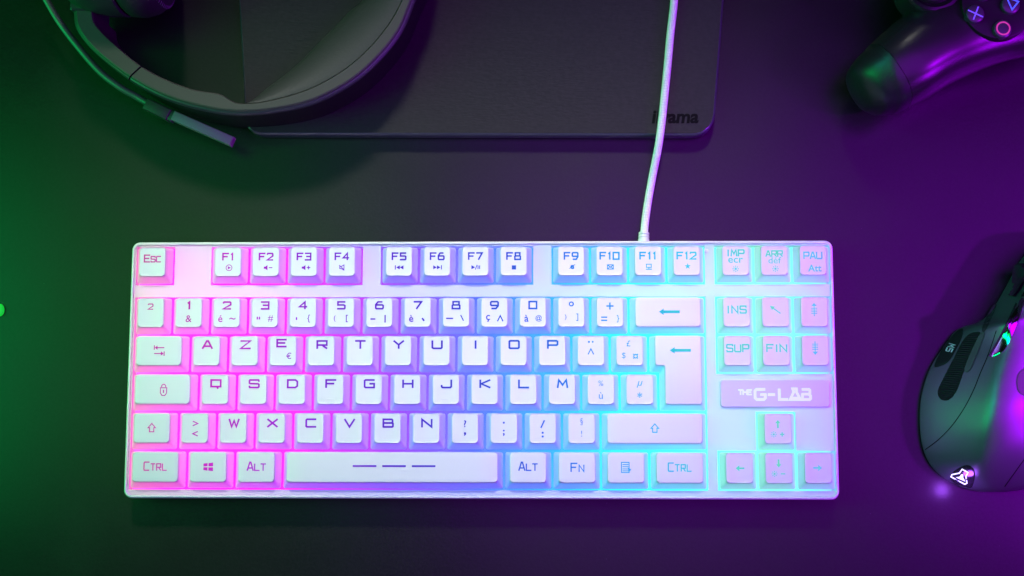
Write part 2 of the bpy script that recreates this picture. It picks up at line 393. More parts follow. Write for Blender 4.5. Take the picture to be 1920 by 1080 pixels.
K('N', 7, 1, num('7', tx('è', 13), ln([(-2, 12), (1, 16)], w=2.8)))
K('N', 8, 1, num('8', ln([(-6, 12), (6, 12)]), ln([(-2, 6), (3, 16)], w=1.8)))
K('N', 9, 1, num('9', tx('ç', 13), ln([(-5, 17), (0, 7), (5, 17)], w=2)))
K('N', 10, 1, num('0', tx('à', 13), tx('@', 12)))
K('N', 11, 1, lambda l: (l.circle(0, -15, 3.6, 2), l.text(')', -11, 10, 11, None, .01), l.text(']', 11, 10, 14, None, .01)))
K('N', 12, 1, lambda l: (l.line([(-6, -11), (6, -11)], 2.4), l.line([(0, -17), (0, -5)], 2.4), l.line([(-16, 10), (-6, 10)], 2.2), l.line([(-16, 16), (-6, 16)], 2.2), l.text('}', 15, 13, 14, None, .01)))
K('N', 13, 2, lambda l: long_left(l, 3, 0))
K('N', NAV, 1, lambda l: l.glyphs('INS', 0, -4, 13, 11, .4, 2.6))
K('N', NAV+1, 1, lambda l: (l.line([(-6, -8), (9, 3)], 2), l.poly([(-10, -11), (-1, -9.5), (-6, -3)])))
K('N', NAV+2, 1, lambda l: bars(l, -1))
K('A', 0, 1.5, tab)
for i, c in enumerate('AZERTYUIOP'):
    if c == 'E': K('A', 3.5, 1, lambda l: (l.glyphs('E', -3, -14, 13, 17, stroke=3), l.text('€', 11, 10, 12, None, .005)))
    else: K('A', 1.5+i, 1, letter(c, -11))
K('A', 11.5, 1, lambda l: (l.dot(-3.5, -16, 1.9), l.dot(3.5, -16, 1.9), l.line([(-5, 7), (0, -3), (5, 7)], 1.7)))
K('A', 12.5, 1, lambda l: (l.text('£', -2, -13, 11, None, 0), l.text('$', -11, 10, 12, None, 0), l.text('¤', 11, 11, 10, None, .01)))
K('A', NAV, 1, lambda l: l.glyphs('SUP', 1, -4, 13, 11, .35, 2.6))
K('A', NAV+1, 1, lambda l: l.glyphs('FIN', 1, -4, 13, 12, .3, 2.6))
K('A', NAV+2, 1, lambda l: bars(l, 1))
K('Q', 0, 1.75, lock)
for i, c in enumerate('QSDFGHJKLM'):
    if c in 'FJ': K('Q', 1.75+i, 1, (lambda ch: lambda l: l.glyphs(ch, 1, -10, 14, 18, stroke=3))(c))
    else: K('Q', 1.75+i, 1, letter(c, -10))
K('Q', 11.75, 1, two('%', -11, 'ù', 12, 10, 13, 0))
K('Q', 12.75, 1, lambda l: (l.text('µ', 0, -9, 12, None, 0, shear=.3), l.text('*', 0, 11, 10, None, .01)))
K('Z', 0, 1.25, lambda l: shift_arrow(l, 0, 0))
K('Z', 1.25, 1, lambda l: (l.line([(-4, -12), (5, -8), (-4, -4)], 1.9), l.line([(5, 7), (-4, 11), (5, 15)], 1.9)))
for i, c in enumerate('WXCVBN'): K('Z', 2.25+i, 1, letter(c, -9))
K('Z', 8.25, 1, lambda l: (l.text('?', 0, -8, 13, None, .012), l.text(',', 0, 11, 7, None, .03)))
K('Z', 9.25, 1, lambda l: (l.dot(0, -10, 1.9), l.text(';', 0, 9, 12, None, .03)))
K('Z', 10.25, 1, lambda l: (l.line([(-3, -1), (3, -14)], 2.4), l.text(':', 0, 12, 11, None, .04)))
K('Z', 11.25, 1, lambda l: (l.text('§', 0, -12, 13, None, -.004), l.text('!', 0, 10, 11, None, -.004)))
K('Z', 12.25, 2.75, lambda l: shift_arrow(l, 0, 0))
K('Z', NAV+1, 1, lambda l: (arrow(l, 0, -8, 0, -1, 15, 6, 3), sun(l, -8, 11, 5.5), l.line([(4, 11), (11, 11)], 2), l.line([(7.5, 7.5), (7.5, 14.5)], 2)), 'arrow_keycap')
K('S', 0, 1.5, sc('CTRL', 0, -1, 15, 9.5, 2.1))
K('S', 1.5, 1.25, windows)
K('S', 2.75, 1.25, sc('ALT', 0, -1, 15, 11, 2.3, .25))
K('S', 4, 5.75, lambda l: [l.line([(x-22, -2), (x+22, -2)], 3, butt=True) for x in (-51, 4, 59)], 'space_bar')
K('S', 9.75, 1.25, sc('ALT', 0, -2, 15, 11, 2.3, .25))
K('S', 11, 1.25, sc('FN', 1, 0, 15, 11, 2.2, .35))
K('S', 12.25, 1.25, menu)
K('S', 13.5, 1.5, sc('CTRL', 0, -1, 15, 9.5, 2.1))
K('S', NAV, 1, lambda l: arrow(l, 1, 1, -1, 0, 16, 7, 2.6), 'arrow_keycap')
K('S', NAV+1, 1, lambda l: (arrow(l, 0, -8, 0, 1, 15, 6, 3), sun(l, -8, 11, 5.5), l.line([(4, 11), (11, 11)], 2)), 'arrow_keycap')
K('S', NAV+2, 1, lambda l: arrow(l, -1, 0, 1, 0, 16, 7, 2.6), 'arrow_keycap')

def thick_top(bm):
    for f in bm.faces:
        if f.calc_center_median().z > ZB+HT*.925: f.material_index = 2
def liner(bm, a, b):
    n0 = len(bm.faces); loft(bm, [a, b]); bm.faces.ensure_lookup_table()
    for f in bm.faces[n0:]: f.material_index = 1
def cap_mesh(x0, y0, x1, y1, tx0, ty0, tx1, ty1, dish):
    bm = bmesh.new(); N = 4
    def mix(t, z, r, e=0):
        f = lambda a, b: a+(b-a)*t
        return rrect(f(x0, tx0)-e, f(y0, ty0)-e, f(x1, tx1)+e, f(y1, ty1)+e, r, ZB+z, N, 5)
    rings = [mix(0, 0, 1.0), mix(0, .45, 1.0), mix(.035, .62, 1.1), mix(.45, HT*.45, 1.4), mix(.86, HT*.85, 1.7), mix(.95, HT*.945, 1.75), mix(.99, HT*.987, 1.75)]
    top = mix(1, HT, 1.6, -.25)
    cx, cy, hw = (tx0+tx1)/2, (ty0+ty1)/2, (tx1-tx0)/2
    def sc_(k): return [Vector((cx+(p.x-cx)*k, cy+(p.y-cy)*k, ZB+HT+dishz((p.x-cx)*k, hw, dish))) for p in top]
    rings += [sc_(1), sc_(.8), sc_(.55), sc_(.28)]
    vs = loft(bm, rings, cap0=False, cap1=False); c = bm.verts.new((cx, cy, ZB+HT-dish))
    for i in range(len(vs[-1])): bm.faces.new((vs[-1][i], vs[-1][(i+1) % len(vs[-1])], c))
    thick_top(bm); liner(bm, mix(.9, HT-1.1, 1.3, -.12), mix(.9, HT-.8, 1.3, -.12))
    return bm
for row, c, w, leg, name in KEYS:
    y0 = ROWY[row]
    bx0, bx1, by0, by1 = U*c+GAP/2, U*(c+w)-GAP/2, y0+GAP/2, y0+U-GAP/2
    tx0, tx1 = U*c+TINS, U*(c+w)-TINS; tcy = y0+U/2+TYO; ty0, ty1 = tcy-TD/2, tcy+TD/2
    dish = .32 if w == 1 else 0
    k = obj(name, cap_mesh(bx0, by0, bx1, by1, tx0, ty0, tx1, ty1, dish), [M_CAP, M_TOPIN, M_TOP], kb)
    l = Legend(); leg(l)
    obj('legend', l.finish((tx0+tx1)/2, tcy, ZB+HT, dish, (tx1-tx0)/2), M_LEGEND, k, smooth=False)
    if name == 'keycap' and row == 'Q' and c in (4.75, 7.75):       # homing bars
        bm = bmesh.new(); hx = (tx0+tx1)/2
        loft(bm, [rrect(hx-2.1, ty0+1.9, hx+2.1, ty0+2.5, .25, ZB+HT-.35), rrect(hx-2.0, ty0+2.0, hx+2.0, ty0+2.4, .2, ZB+HT+.05-.25)])
        obj('homing_bar', bm, M_CAP, k)
# Enter: L-shaped outline
def enter_mesh():
    bm = bmesh.new(); g = GAP/2
    def ring(L1, L2, R, T, B, S, z, r):
        pts = [(R, T), (L1, T), (L1, S), (L2, S), (L2, B), (R, B)]; out = []
        n = len(pts)
        for i, p in enumerate(pts):
            a = Vector(pts[i-1]); b = Vector(p); d = Vector(pts[(i+1) % n])
            u = (a-b).normalized(); v = (d-b).normalized()
            for k in range(5):
                t = k/4; out.append(Vector((*((1-t)**2*(b+u*r)+2*t*(1-t)*b+t*t*(b+v*r)), z)))
        return out
    L1, L2, R = 13.5*U+g, 13.75*U+g, 15*U-g; T, B, S = 4*U-g, 2*U+g, 3*U+g
    tL1, tL2, tR = 13.5*U+TINS, 13.75*U+TINS, 15*U-TINS
    tT, tB, tS = 3.5*U+TYO+TD/2, 2.5*U+TYO-TD/2, 3*U+TYO+U/2-TD/2
    def mix(t, z, r, e=0):
        f = lambda a, b: a+(b-a)*t
        return ring(f(L1, tL1)+e, f(L2, tL2)+e, f(R, tR)-e, f(T, tT)-e, f(B, tB)+e, f(S, tS)+e, ZB+z, r)
    loft(bm, [mix(0, 0, .9), mix(0, .45, .9), mix(.035, .62, .9), mix(.45, HT*.45, 1.2), mix(.86, HT*.85, 1.4), mix(.95, HT*.945, 1.45), mix(.99, HT*.987, 1.5), mix(1, HT, 1.4, .25)], cap0=False)
    thick_top(bm); liner(bm, mix(.9, HT-1.1, 1.2, .12), mix(.9, HT-.8, 1.2, .12))
    return bm, (tL2+tR)/2-1.2, 3.5*U+TYO
bm, ex, ey = enter_mesh()
k = obj('enter_keycap', bm, [M_CAP, M_TOPIN, M_TOP], kb)
l = Legend(); long_left(l, 0, 0); obj('legend', l.finish(ex, ey, ZB+HT, 0, 1), M_LEGEND, k, smooth=False)

# logo plaque and lettering
qx0, qy1 = at(1350, 711, 16).x, at(1400, 711, 16).y; qx1, qy0 = at(1558, 764, 16).x, at(1400, 764, 16).y
bm = bmesh.new(); loft(bm, [rrect(qx0, qy0, qx1, qy1, 1.8, ZP-.5), rrect(qx0, qy0, qx1, qy1, 1.8, ZP+.9), rrect(qx0+.5, qy0+.5, qx1-.5, qy1-.5, 1.6, ZP+1.4)])
plq = obj('logo_plaque', bm, white_plastic('lavender_grey_plaque', (.70, .69, .75), .4), kb)
M_LOGO, nt, b = new_mat('pale_lit_lettering')
b.inputs['Base Color'].default_value = (.7, .8, .85, 1); b.inputs['Emission Color'].default_value = (.55, .95, 1, 1); b.inputs['Emission Strength'].default_value = .42
l = Legend()
cxp = (at(1350, 738, 16).x+at(1558, 738, 16).x)/2
ox = 1454
def LX(p): return [(a-ox, b-739) for a, b in p]
l.glyphs('THE', 1397.5-ox, -3.5, 8.5, 7, .2, 2.4)
l.line(LX([(1434, 730), (1419, 730), (1416, 733), (1416, 746), (1419, 749), (1432, 749), (1435, 746), (1435, 740), (1427, 740)]), 4.4)
l.line(LX([(1441, 740), (1452, 740)]), 4.4)
l.line(LX([(1461, 730), (1461, 749), (1476, 749)]), 4.4)
l.line(LX([(1486, 729), (1493, 729), (1493, 735), (1500, 749), (1481, 749), (1488, 735)]), 4, True)
l.poly(LX([(1486, 744), (1495, 744), (1497, 748), (1484, 748)]))
l.line(LX([(1504, 730), (1516, 730), (1518, 732), (1518, 737), (1516, 739), (1504, 739)]), 4.2)
l.line(LX([(1516, 739), (1519, 742), (1519, 747), (1517, 749), (1504, 749), (1504, 739)]), 4.2)
obj('lettering', l.finish(at(ox, 739, ZP+1.4).x, at(ox, 739, ZP+1.4).y, ZP+1.4, 0, 1), M_LOGO, plq, smooth=False)
# status lamp
p = at(1324.5, 471, ZP); bm = bmesh.new()
loft(bm, [[Vector((p.x+r*math.cos(a*math.pi/8), p.y+r*math.sin(a*math.pi/8), z)) for a in range(16)] for r, z in ((1.15, ZP-.3), (1.15, ZP+.15), (.8, ZP+.4), (.35, ZP+.5))])
obj('status_lamp', bm, M_CASE, kb)
# cable
M_CABLE, nt, b = new_mat('braided_white_sleeve')
b.inputs['Base Color'].default_value = (.85, .85, .85, 1); b.inputs['Roughness'].default_value = .7
tc = nt.nodes.new('ShaderNodeTexCoord'); wv = nt.nodes.new('ShaderNodeTexWave'); wv.bands_direction = 'Y'; wv.inputs['Scale'].default_value = 380; wv.inputs['Distortion'].default_value = 1.5
nt.links.new(tc.outputs['Object'], wv.inputs[0]); bp = nt.nodes.new('ShaderNodeBump'); bp.inputs['Strength'].default_value = .5; bp.inputs['Distance'].default_value = .0004
nt.links.new(wv.outputs['Fac'], bp.inputs['Height']); nt.links.new(bp.outputs[0], b.inputs['Normal'])
path = [at(1207, 445, 7), at(1211.5, 402, 3.6), at(1222, 338, 4.5), at(1237, 258, 10.2), at(1249, 150, 10.8), at(1257, 65, 10.8), at(1264, 0, 10.8), at(1266, -60, 10.8)]
bm = bmesh.new(); tube(bm, catmull(path, 10), 2.0, 16); obj('cable', bm, M_CABLE, kb)
a, b_ = at(1207.5, 436, 6), Vector((at(1206.5, 455, 7).x, KY1-1, 7.2))
bm = bmesh.new(); tube(bm, [a+(b_-a)*t for t in (0, .03, .2, .22, .26, .28, .45, .47, .52, .54, .8, 1)], lambda t: [2.2, 2.7, 2.75, 2.4, 2.4, 2.8, 2.8, 2.45, 2.45, 2.85, 2.9, 2.9][round(t*11)], 16)
obj('strain_relief', bm, M_CASE, kb)

# ================================================================== DESK
m, nt, b = new_mat('dark_laminate'); M_DESK = m
tc = nt.nodes.new('ShaderNodeTexCoord')
n1 = nt.nodes.new('ShaderNodeTexNoise'); n1.inputs['Scale'].default_value = 900; n1.inputs['Detail'].default_value = 4
nt.links.new(tc.outputs['Object'], n1.inputs['Vector'])
n2 = nt.nodes.new('ShaderNodeTexVoronoi'); n2.inputs['Scale'].default_value = 190
nt.links.new(tc.outputs['Object'], n2.inputs['Vector'])
cr = nt.nodes.new('ShaderNodeValToRGB'); cr.color_ramp.elements[0].position = .35; cr.color_ramp.elements[0].color = (.0072, .0072, .0072, 1); cr.color_ramp.elements[1].position = .65; cr.color_ramp.elements[1].color = (.0108, .0108, .0108, 1)
nt.links.new(n1.outputs['Fac'], cr.inputs[0])
dr = nt.nodes.new('ShaderNodeMapRange'); dr.inputs[1].default_value = .02; dr.inputs[2].default_value = .05; dr.inputs[3].default_value = 1; dr.inputs[4].default_value = 0
nt.links.new(n2.outputs['Distance'], dr.inputs[0])
sep = nt.nodes.new('ShaderNodeSeparateXYZ'); nt.links.new(n2.outputs['Color'], sep.inputs[0])
gt = nt.nodes.new('ShaderNodeMath'); gt.operation = 'GREATER_THAN'; gt.inputs[1].default_value = .9; nt.links.new(sep.outputs[0], gt.inputs[0])
ml = nt.nodes.new('ShaderNodeMath'); ml.operation = 'MULTIPLY'; nt.links.new(gt.outputs[0], ml.inputs[0]); nt.links.new(dr.outputs[0], ml.inputs[1])
mx = nt.nodes.new('ShaderNodeMix'); mx.data_type = 'RGBA'; nt.links.new(ml.outputs[0], mx.inputs[0]); nt.links.new(cr.outputs[0], mx.inputs[6]); mx.inputs[7].default_value = (.07, .07, .07, 1)
nt.links.new(mx.outputs[2], b.inputs['Base Color']); b.inputs['Specular IOR Level'].default_value = .42
n4 = nt.nodes.new('ShaderNodeTexNoise'); n4.inputs['Scale'].default_value = 9; n4.inputs['Detail'].default_value = 7; n4.inputs['Roughness'].default_value = .65; nt.links.new(tc.outputs['Object'], n4.inputs['Vector'])
rr4 = nt.nodes.new('ShaderNodeMapRange'); rr4.inputs[1].default_value = .3; rr4.inputs[2].default_value = .7; rr4.inputs[3].default_value = .27; rr4.inputs[4].default_value = .39
nt.links.new(n4.outputs['Fac'], rr4.inputs[0]); nt.links.new(rr4.outputs[0], b.inputs['Roughness'])
bp = nt.nodes.new('ShaderNodeBump'); bp.inputs['Strength'].default_value = .15; bp.inputs['Distance'].default_value = .0003
nt.links.new(n1.outputs['Fac'], bp.inputs['Height']); nt.links.new(bp.outputs[0], b.inputs['Normal'])
bm = bmesh.new(); loft(bm, [[Vector((x, y, z)) for x, y in ((-900, -600), (1300, -600), (1300, 800), (-900, 800))] for z in (-25, 0)])
tag(obj('desk', bm, M_DESK, smooth=False), 'dark matte desk top under the keyboard', 'desk', kind='structure')

# ================================================================== DESK PAD (slab with debossed lettering)
M_PAD = plastic('grained_dark_slab', (.024, .0215, .022), .6, .2, noise=.12, nscale=500, bump=.36, bscale=520, bstretch=(.6, 1.8, 1))
M_PADLOGO = plastic('debossed_lettering', (.007, .0065, .007), .85, .05)
PT = 8.6
def round_poly(pts, rs, n=8):
    out = []; N = len(pts)
    for i, p in enumerate(pts):
        a, b, d = Vector(pts[i-1]), Vector(p), Vector(pts[(i+1) % N]); r = rs[i]
        u = (a-b).normalized(); v = (d-b).normalized()
        for k in range(n+1):
            t = k/n; out.append((1-t)**2*(b+u*r)+2*t*(1-t)*b+t*t*(b+v*r))
    return out
pp = [at(438, -170, PT).xy, at(461, 252, PT).xy, at(1338, 254, PT).xy, at(1370, -170, PT).xy]
o_ = round_poly(pp, [3, 9, 12, 3], 10)
cen = sum(o_, Vector((0, 0)))/len(o_)
def inset(P, d):
    out = []; N = len(P)
    for i in range(N):
        t = (P[(i+1) % N]-P[i-1]).normalized(); out.append(P[i]+Vector((-t.y, t.x))*d)
    return out
bm = bmesh.new()
loft(bm, [[Vector((*q, z)) for q in inset(o_, i)] for i, z in ((1.0, 0), (.2, .8), (0, 2), (0, PT-1.3), (.3, PT-.5), (1.0, PT), (1.8, PT))])
pad = obj('desk_pad', bm, [M_PAD, plastic('satin_edge_highlight', (.12, .12, .17), .28, .8, metal=.6)])  # satin edge coloured lighter and bluish to carry the rim highlight
for p_ in pad.data.polygons:
    if abs(p_.normal.z) < .9: p_.material_index = 1
tag(pad, 'dark grey grained slab with rounded corners and pressed lettering, headset lying on it', 'pad')
l = Legend(); l.text('iiyama', 0, 0, None, 88, .035, shear=.15)
for v in l.bm.verts: v.co *= 1.03
p = at(1266, 223, PT); obj('pressed_lettering', l.finish(p.x, p.y, PT-.02, 0, 1), M_PADLOGO, pad, smooth=False)

# ================================================================== HEADSET
M_HS = plastic('matte_black_band', (.044, .042, .037), .5, .4, bump=.12, bscale=1500)
M_HSG = plastic('satin_black_trim', (.05, .05, .06), .40, .7, metal=.3)
M_BOOM = plastic('satin_black_boom', (.075, .075, .076), .4, .8)
M_FAB = plastic('dark_cushion_leatherette', (.030, .030, .031), .5, .4, bump=.3, bscale=600)
M_EAR = plastic('dark_cup_plastic', (.030, .031, .032), .42, .5)
M_MIC = plastic('grey_mic_metal', (.22, .15, .20), .5, .3, metal=0, bump=.1, bscale=1500)
hb = empty('headset', at(450, 60, 0), 'black over ear headset with a thin mic boom, lying on its side at the slab', 'headset')
ZH = 38
inner = [(150, 25), (172, 30), (182, 52), (218, 86), (264, 124), (310, 148), (380, 172), (418, 176), (450, 193), (520, 187), (577, 166), (650, 128), (700, 84), (735, 35), (753, 0), (775, -60), (785, -130)]
band_in = [(172, 18), (180, 47), (217, 85), (264, 123), (310, 148), (362, 167), (410, 175), (432, 187), (452, 193), (500, 189), (577, 167), (640, 133), (688, 93), (728, 45), (753, 0), (776, -60), (788, -130)]
band_out = [(142, 18), (148, 52), (180, 93), (243, 142), (300, 173), (352, 191), (405, 203), (432, 206), (455, 207), (510, 203), (585, 186), (655, 150), (705, 107), (745, 57), (770, 0), (795, -60), (806, -130)]
bi = catmull([at(x, y, ZH) for x, y in band_in], 6); bo = catmull([at(x, y, ZH) for x, y in band_out], 6)
SPLIT = 18                                  # where the slider meets the headband
def band(i0, i1):
    rings = []
    for i in range(i0, i1+1):
        a, b = bi[i], bo[i]; d = (b-a); d.z = 0; d.normalize(); z = Vector((0, 0, 1))
        rings.append([a-z*(ZH-3)*1, a-z*1, a+d*.6, b-d*.5, b+d*.2-z*.35, b+d*.5-z*1.0, b+d*1.2-z*1.3, b+d*1.9-z*2.2, b+d*1.9-z*4, b+d*1.2-z*6, b+d*1.2-z*(ZH-6), b+d*.2-z*(ZH-3)])
    return rings
def split_mat(o, test, idx):
    pass
bm = bmesh.new(); R = band(0, SPLIT)
loft(bm, R); obj('slider_arm', bm, M_HS, hb, angle=25)
bm = bmesh.new(); R = band(SPLIT, len(bi)-1)
for r, k in ((R[0], 1),):
    t = (R[1][2]-R[0][2]).normalized()
    R[0] = [p+t*.9 for p in r]
loft(bm, R); hbm = obj('headband', bm, [M_HS, M_HSG, M_EAR], hb, angle=25)
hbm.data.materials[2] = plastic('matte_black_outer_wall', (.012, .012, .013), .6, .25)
for p in hbm.data.polygons:                 # glossy trim line along the outer shoulder
    zc = p.center.z/MM+ORI[hbm].z
    if ZH-4.2 < zc < ZH-.9 and abs(p.normal.z) < .97: p.material_index = 1
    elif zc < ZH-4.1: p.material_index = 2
# cushion inside the band
rings = []
i0 = 8*6+1; i1 = len(bi)-1
cush = spline_vals([.3, 10.5, 19, 23.5, 24.5, 23.5, 22.5, 22, 21, 20], 6)
for i in range(i0, i1+1):
    th = cush[min(i-i0, len(cush)-1)]
    a, b = bi[i], bo[i]; d = sum(((bi[q]-bo[q]).normalized() for q in range(max(i-5, 0), min(i+6, len(bi)))), Vector()); d.z = 0; d.normalize()
    a = Vector((a.x, a.y, 0))+d*.25
    rings.append([a+d*th*f+Vector((0, 0, z)) for f, z in ((0, 9), (.55, 10), (.85, 13), (.97, 18), (1, 22.5), (.97, 26), (.88, 29.5), (.72, 32.5), (.5, 34.8), (.28, 36.3), (.1, 37.0), (0, 37.0))])
bm = bmesh.new(); loft(bm, rings); obj('headband_cushion', bm, M_FAB, hb, angle=60)
# ear cup: turned about its own axis
def lathe(axis0, ax, prof, n=48):
    ax = ax.normalized(); up = Vector((0, 0, 1)); s = ax.cross(up).normalized(); u = s.cross(ax)
    return [[axis0+ax*a+r*(math.cos(2*math.pi*k/n)*s+math.sin(2*math.pi*k/n)*u) for k in range(n)] for a, r in prof]
e0 = at(212, -118, 40); axd = Vector((1, .16, 0))
bm = bmesh.new(); loft(bm, lathe(e0, axd, [(-30, 8), (-29, 22), (-25, 30), (-18, 35), (-8, 38.5), (-1, 39.6), (0, 39), (0, 30)])); cup = obj('ear_cup', bm, M_EAR, hb, angle=30)
bm = bmesh.new(); loft(bm, lathe(e0, axd, [(.5, 30), (.5, 38.4), (2, 40), (8, 41.3), (14, 40.6), (19, 38), (22, 33.5), (22.6, 29), (21, 24), (16, 21), (8, 20)])); cu = obj('ear_cushion', bm, M_FAB, hb, angle=60)
bm = bmesh.new()
ax = axd.normalized(); s = ax.cross(Vector((0, 0, 1))).normalized(); u = s.cross(ax)
for k in range(90):
    a = 2*math.pi*k/90
    def q(ang, aa, r): return e0+ax*aa+r*(math.cos(ang)*s+math.sin(ang)*u)
    tube(bm, [q(a, 18.9, 38.35), q(a+.012, 19.5, 38.0), q(a+.022, 20.1, 37.0)], .22, 5)
obj('stitching', bm, plastic('grey_thread', (.16, .16, .18), .6), cu)
# yoke block joining arm and cup
c = at(157, 14, 34); bm = bmesh.new()
loft(bm, [rrect(c.x-5.2, c.y-3, c.x+5.2, c.y+12, 1.2, z) for z in (12, 38.5)]+[rrect(c.x-4.6, c.y-2.4, c.x+4.6, c.y+11.4, 1.2, 39.2)])
obj('yoke', bm, M_EAR, hb)
# mic boom
bp_ = catmull([at(x, y, z) for x, y, z in ((60, -45, 26), (84, -5, 24), (112, 42, 22), (150, 92, 20), (188, 135, 18), (225, 164, 17), (255, 181, 16), (276, 193, 16))], 8)
bm = bmesh.new(); tube(bm, bp_, 1.75, 18); obj('mic_boom', bm, M_BOOM, hb)
def flatbox(bm, a, b, hw, z0, z1, bev=.5):
    d = (b-a); d.z = 0; L = d.length; d.normalize(); n = Vector((-d.y, d.x, 0))
    def rg(e, z): return [Vector((*(a+d*(-0+e)+n*(-hw+e)).xy, z)), Vector((*(b-d*e+n*(-hw+e)).xy, z)), Vector((*(b-d*e+n*(hw-e)).xy, z)), Vector((*(a+d*e+n*(hw-e)).xy, z))]
    loft(bm, [rg(bev, z0), rg(0, z0+bev), rg(0, z1-bev), rg(bev*.35, z1-bev*.35), rg(bev, z1)])
bm = bmesh.new(); flatbox(bm, at(271, 193, 19), at(316, 215, 19), 3.0, 12.5, 19, .6); obj('boom_joint', bm, M_HS, hb)
bm = bmesh.new(); flatbox(bm, at(314, 214, 18), at(325, 219.5, 18), 2.7, 13, 18.2, .4); obj('joint_collar', bm, M_HSG, hb)
bm = bmesh.new(); flatbox(bm, at(323, 215.5, 19), at(434.5, 264.5, 19), 2.5, 13.5, 19, .5); obj('microphone', bm, M_MIC, hb)

# ================================================================== GAME CONTROLLER
M_GC = plastic('satin_black_shell', (.018, .017, .018), .27, .45, bump=.1, bscale=1800)
M_GB = plastic('black_back_shell', (.014, .014, .016), .36, .6, bump=.2, bscale=900, bstretch=(1, 1, 1))
M_GD = plastic('glossy_black_disc', (.014, .013, .014), .35, .18)
gc = empty('game_controller', at(1850, 40, 0), 'black game controller with four symbol buttons, its grip pointing at the keyboard', 'game controller')
# spine of the right grip running into the flat middle: px, py, centre height, half width, half height above/below
SP = [(1606, 180, 23, 4, 6), (1612, 176, 24, 10, 12), (1624, 168, 25, 14, 17), (1643, 157, 26, 16.5, 20), (1663, 146, 27, 18, 21.5), (1698, 122, 28, 19.5, 22), (1740, 92, 28, 20.5, 21.5), (1790, 62, 28, 22, 19.5), (1840, 32, 29, 25, 17.5), (1900, -2, 30, 30, 16.5), (1970, -45, 30, 34, 16), (2050, -95, 30, 36, 16)]
pc = [at(x, y, z) for x, y, z, _, _ in SP]
cc = catmull(pc, 6); hw_ = spline_vals([s[3] for s in SP]); hh_ = spline_vals([s[4] for s in SP])
def grip_rings(i0, i1, n=36, shrink=0):
    rr = []
    for i in range(i0, i1+1):
        d = (cc[min(i+1, len(cc)-1)]-cc[max(i-1, 0)]); d.z = 0; d.normalize(); s = Vector((d.y, -d.x, 0)); z = Vector((0, 0, 1)); ring = []
        for k in range(n):
            a = 2*math.pi*k/n; ca, sa = math.cos(a), math.sin(a)
            e = .82
            ring.append(cc[i]+s*(hw_[i]-shrink)*math.copysign(abs(ca)**e, ca)+z*(hh_[i]-shrink)*math.copysign(abs(sa)**e, sa))
        rr.append(ring)
    return rr
SG = 4*6
def drop(rings):
    return rings
bm = bmesh.new(); loft(bm, grip_rings(SG, len(cc)-1))
q = at(1790, -95, 28); loft(bm, [[Vector((q.x+r*math.cos(a*math.pi/20), q.y+r*.8*math.sin(a*math.pi/20), z)) for a in range(40)] for r, z in ((14, 12), (25, 16), (31, 23), (32.5, 30), (30, 37), (25, 42), (16, 44.5), (5, 45))])
obj('front_shell', bm, M_GC, gc, angle=60)
R = grip_rings(0, SG); R[-1] = [p+(cc[SG-1]-cc[SG]).normalized()*.25 for p in R[-1]]
bm = bmesh.new(); loft(bm, R); obj('grip_end', bm, M_GB, gc, angle=60)
# face-button disc
dc = at(1873, 5, 49)
def disc(c, prof, n=48, tilt=None):
    rings = [[c+Vector((r*math.cos(2*math.pi*k/n), r*math.sin(2*math.pi*k/n), z)) for k in range(n)] for r, z in prof]
    return rings
bm = bmesh.new(); loft(bm, disc(dc, [(17.8, -9), (17.8, -.6), (17.5, -.15), (17.1, 0), (9, .1)])); obj('button_disc', bm, M_GD, gc)
M_BTN = plastic('violet_tinted_button', (.05, .04, .06), .3, .5)
def sym_mat(name, col, s=.0):
    m, nt, b = new_mat(name); b.inputs['Base Color'].default_value = (*col, 1); b.inputs['Roughness'].default_value = .4
    return m
gk = PXK*.975
for (px, py, kind, mat) in ((1827.5, 27, 'x', sym_mat('blue_symbol_paint', (.35, .45, .95))), (1879, 55, 'o', sym_mat('red_symbol_paint', (.95, .22, .25))), (1894, 10, 't', sym_mat('cyan_blue_symbol_paint', (.15, .75, .95))), (1843, -15, 's', sym_mat('pink_symbol_paint', (.9, .4, .7)))):
    c = at(px, py, 50); c.z = 49
    bm = bmesh.new(); loft(bm, disc(c, [(4.4, -2), (4.4, 1.5), (4.2, 2.0), (3.7, 2.3), (2.2, 2.45), (.6, 2.5)], 32)); bo_ = obj('symbol_button', bm, M_BTN, gc)
    l = Legend()
    if kind == 'x':
        l.line([(-13, -6), (12, 6.5)], 2.4); l.line([(5, -12), (-4.5, 11)], 2.4)
    elif kind == 'o': l.circle(0, 0, 11.5, 2.6, 32)
    elif kind == 't': l.line([(-8, -13), (13, -5), (1, 10)], 2.6, True)
    else: l.line([(-9, -9), (9, -9), (9, 9), (-9, 9)], 2.6, True)
    obj('symbol', l.finish(c.x, c.y, c.z+2.5, 0, 1), mat, bo_, smooth=False)
# thumb stick
tcn = at(1752, -40, 58); tcn.z = 0
bm = bmesh.new(); loft(bm, disc(tcn, [(7, 40), (7, 51), (8.5, 53), (10.6, 54), (11.4, 55.6), (11.4, 57), (10.8, 58), (10, 58.1), (9, 57), (5, 56.2), (1, 56)])); obj('thumb_stick', bm, M_GD, gc)
sb_ = at(1754, -36, 48); bm = bmesh.new(); loft(bm, disc(Vector((sb_.x, sb_.y, 0)), [(15.5, 30), (15, 44.5), (14, 46.2), (12.5, 46.4), (11, 45), (6, 44)])); obj('stick_socket', bm, M_GC, gc)

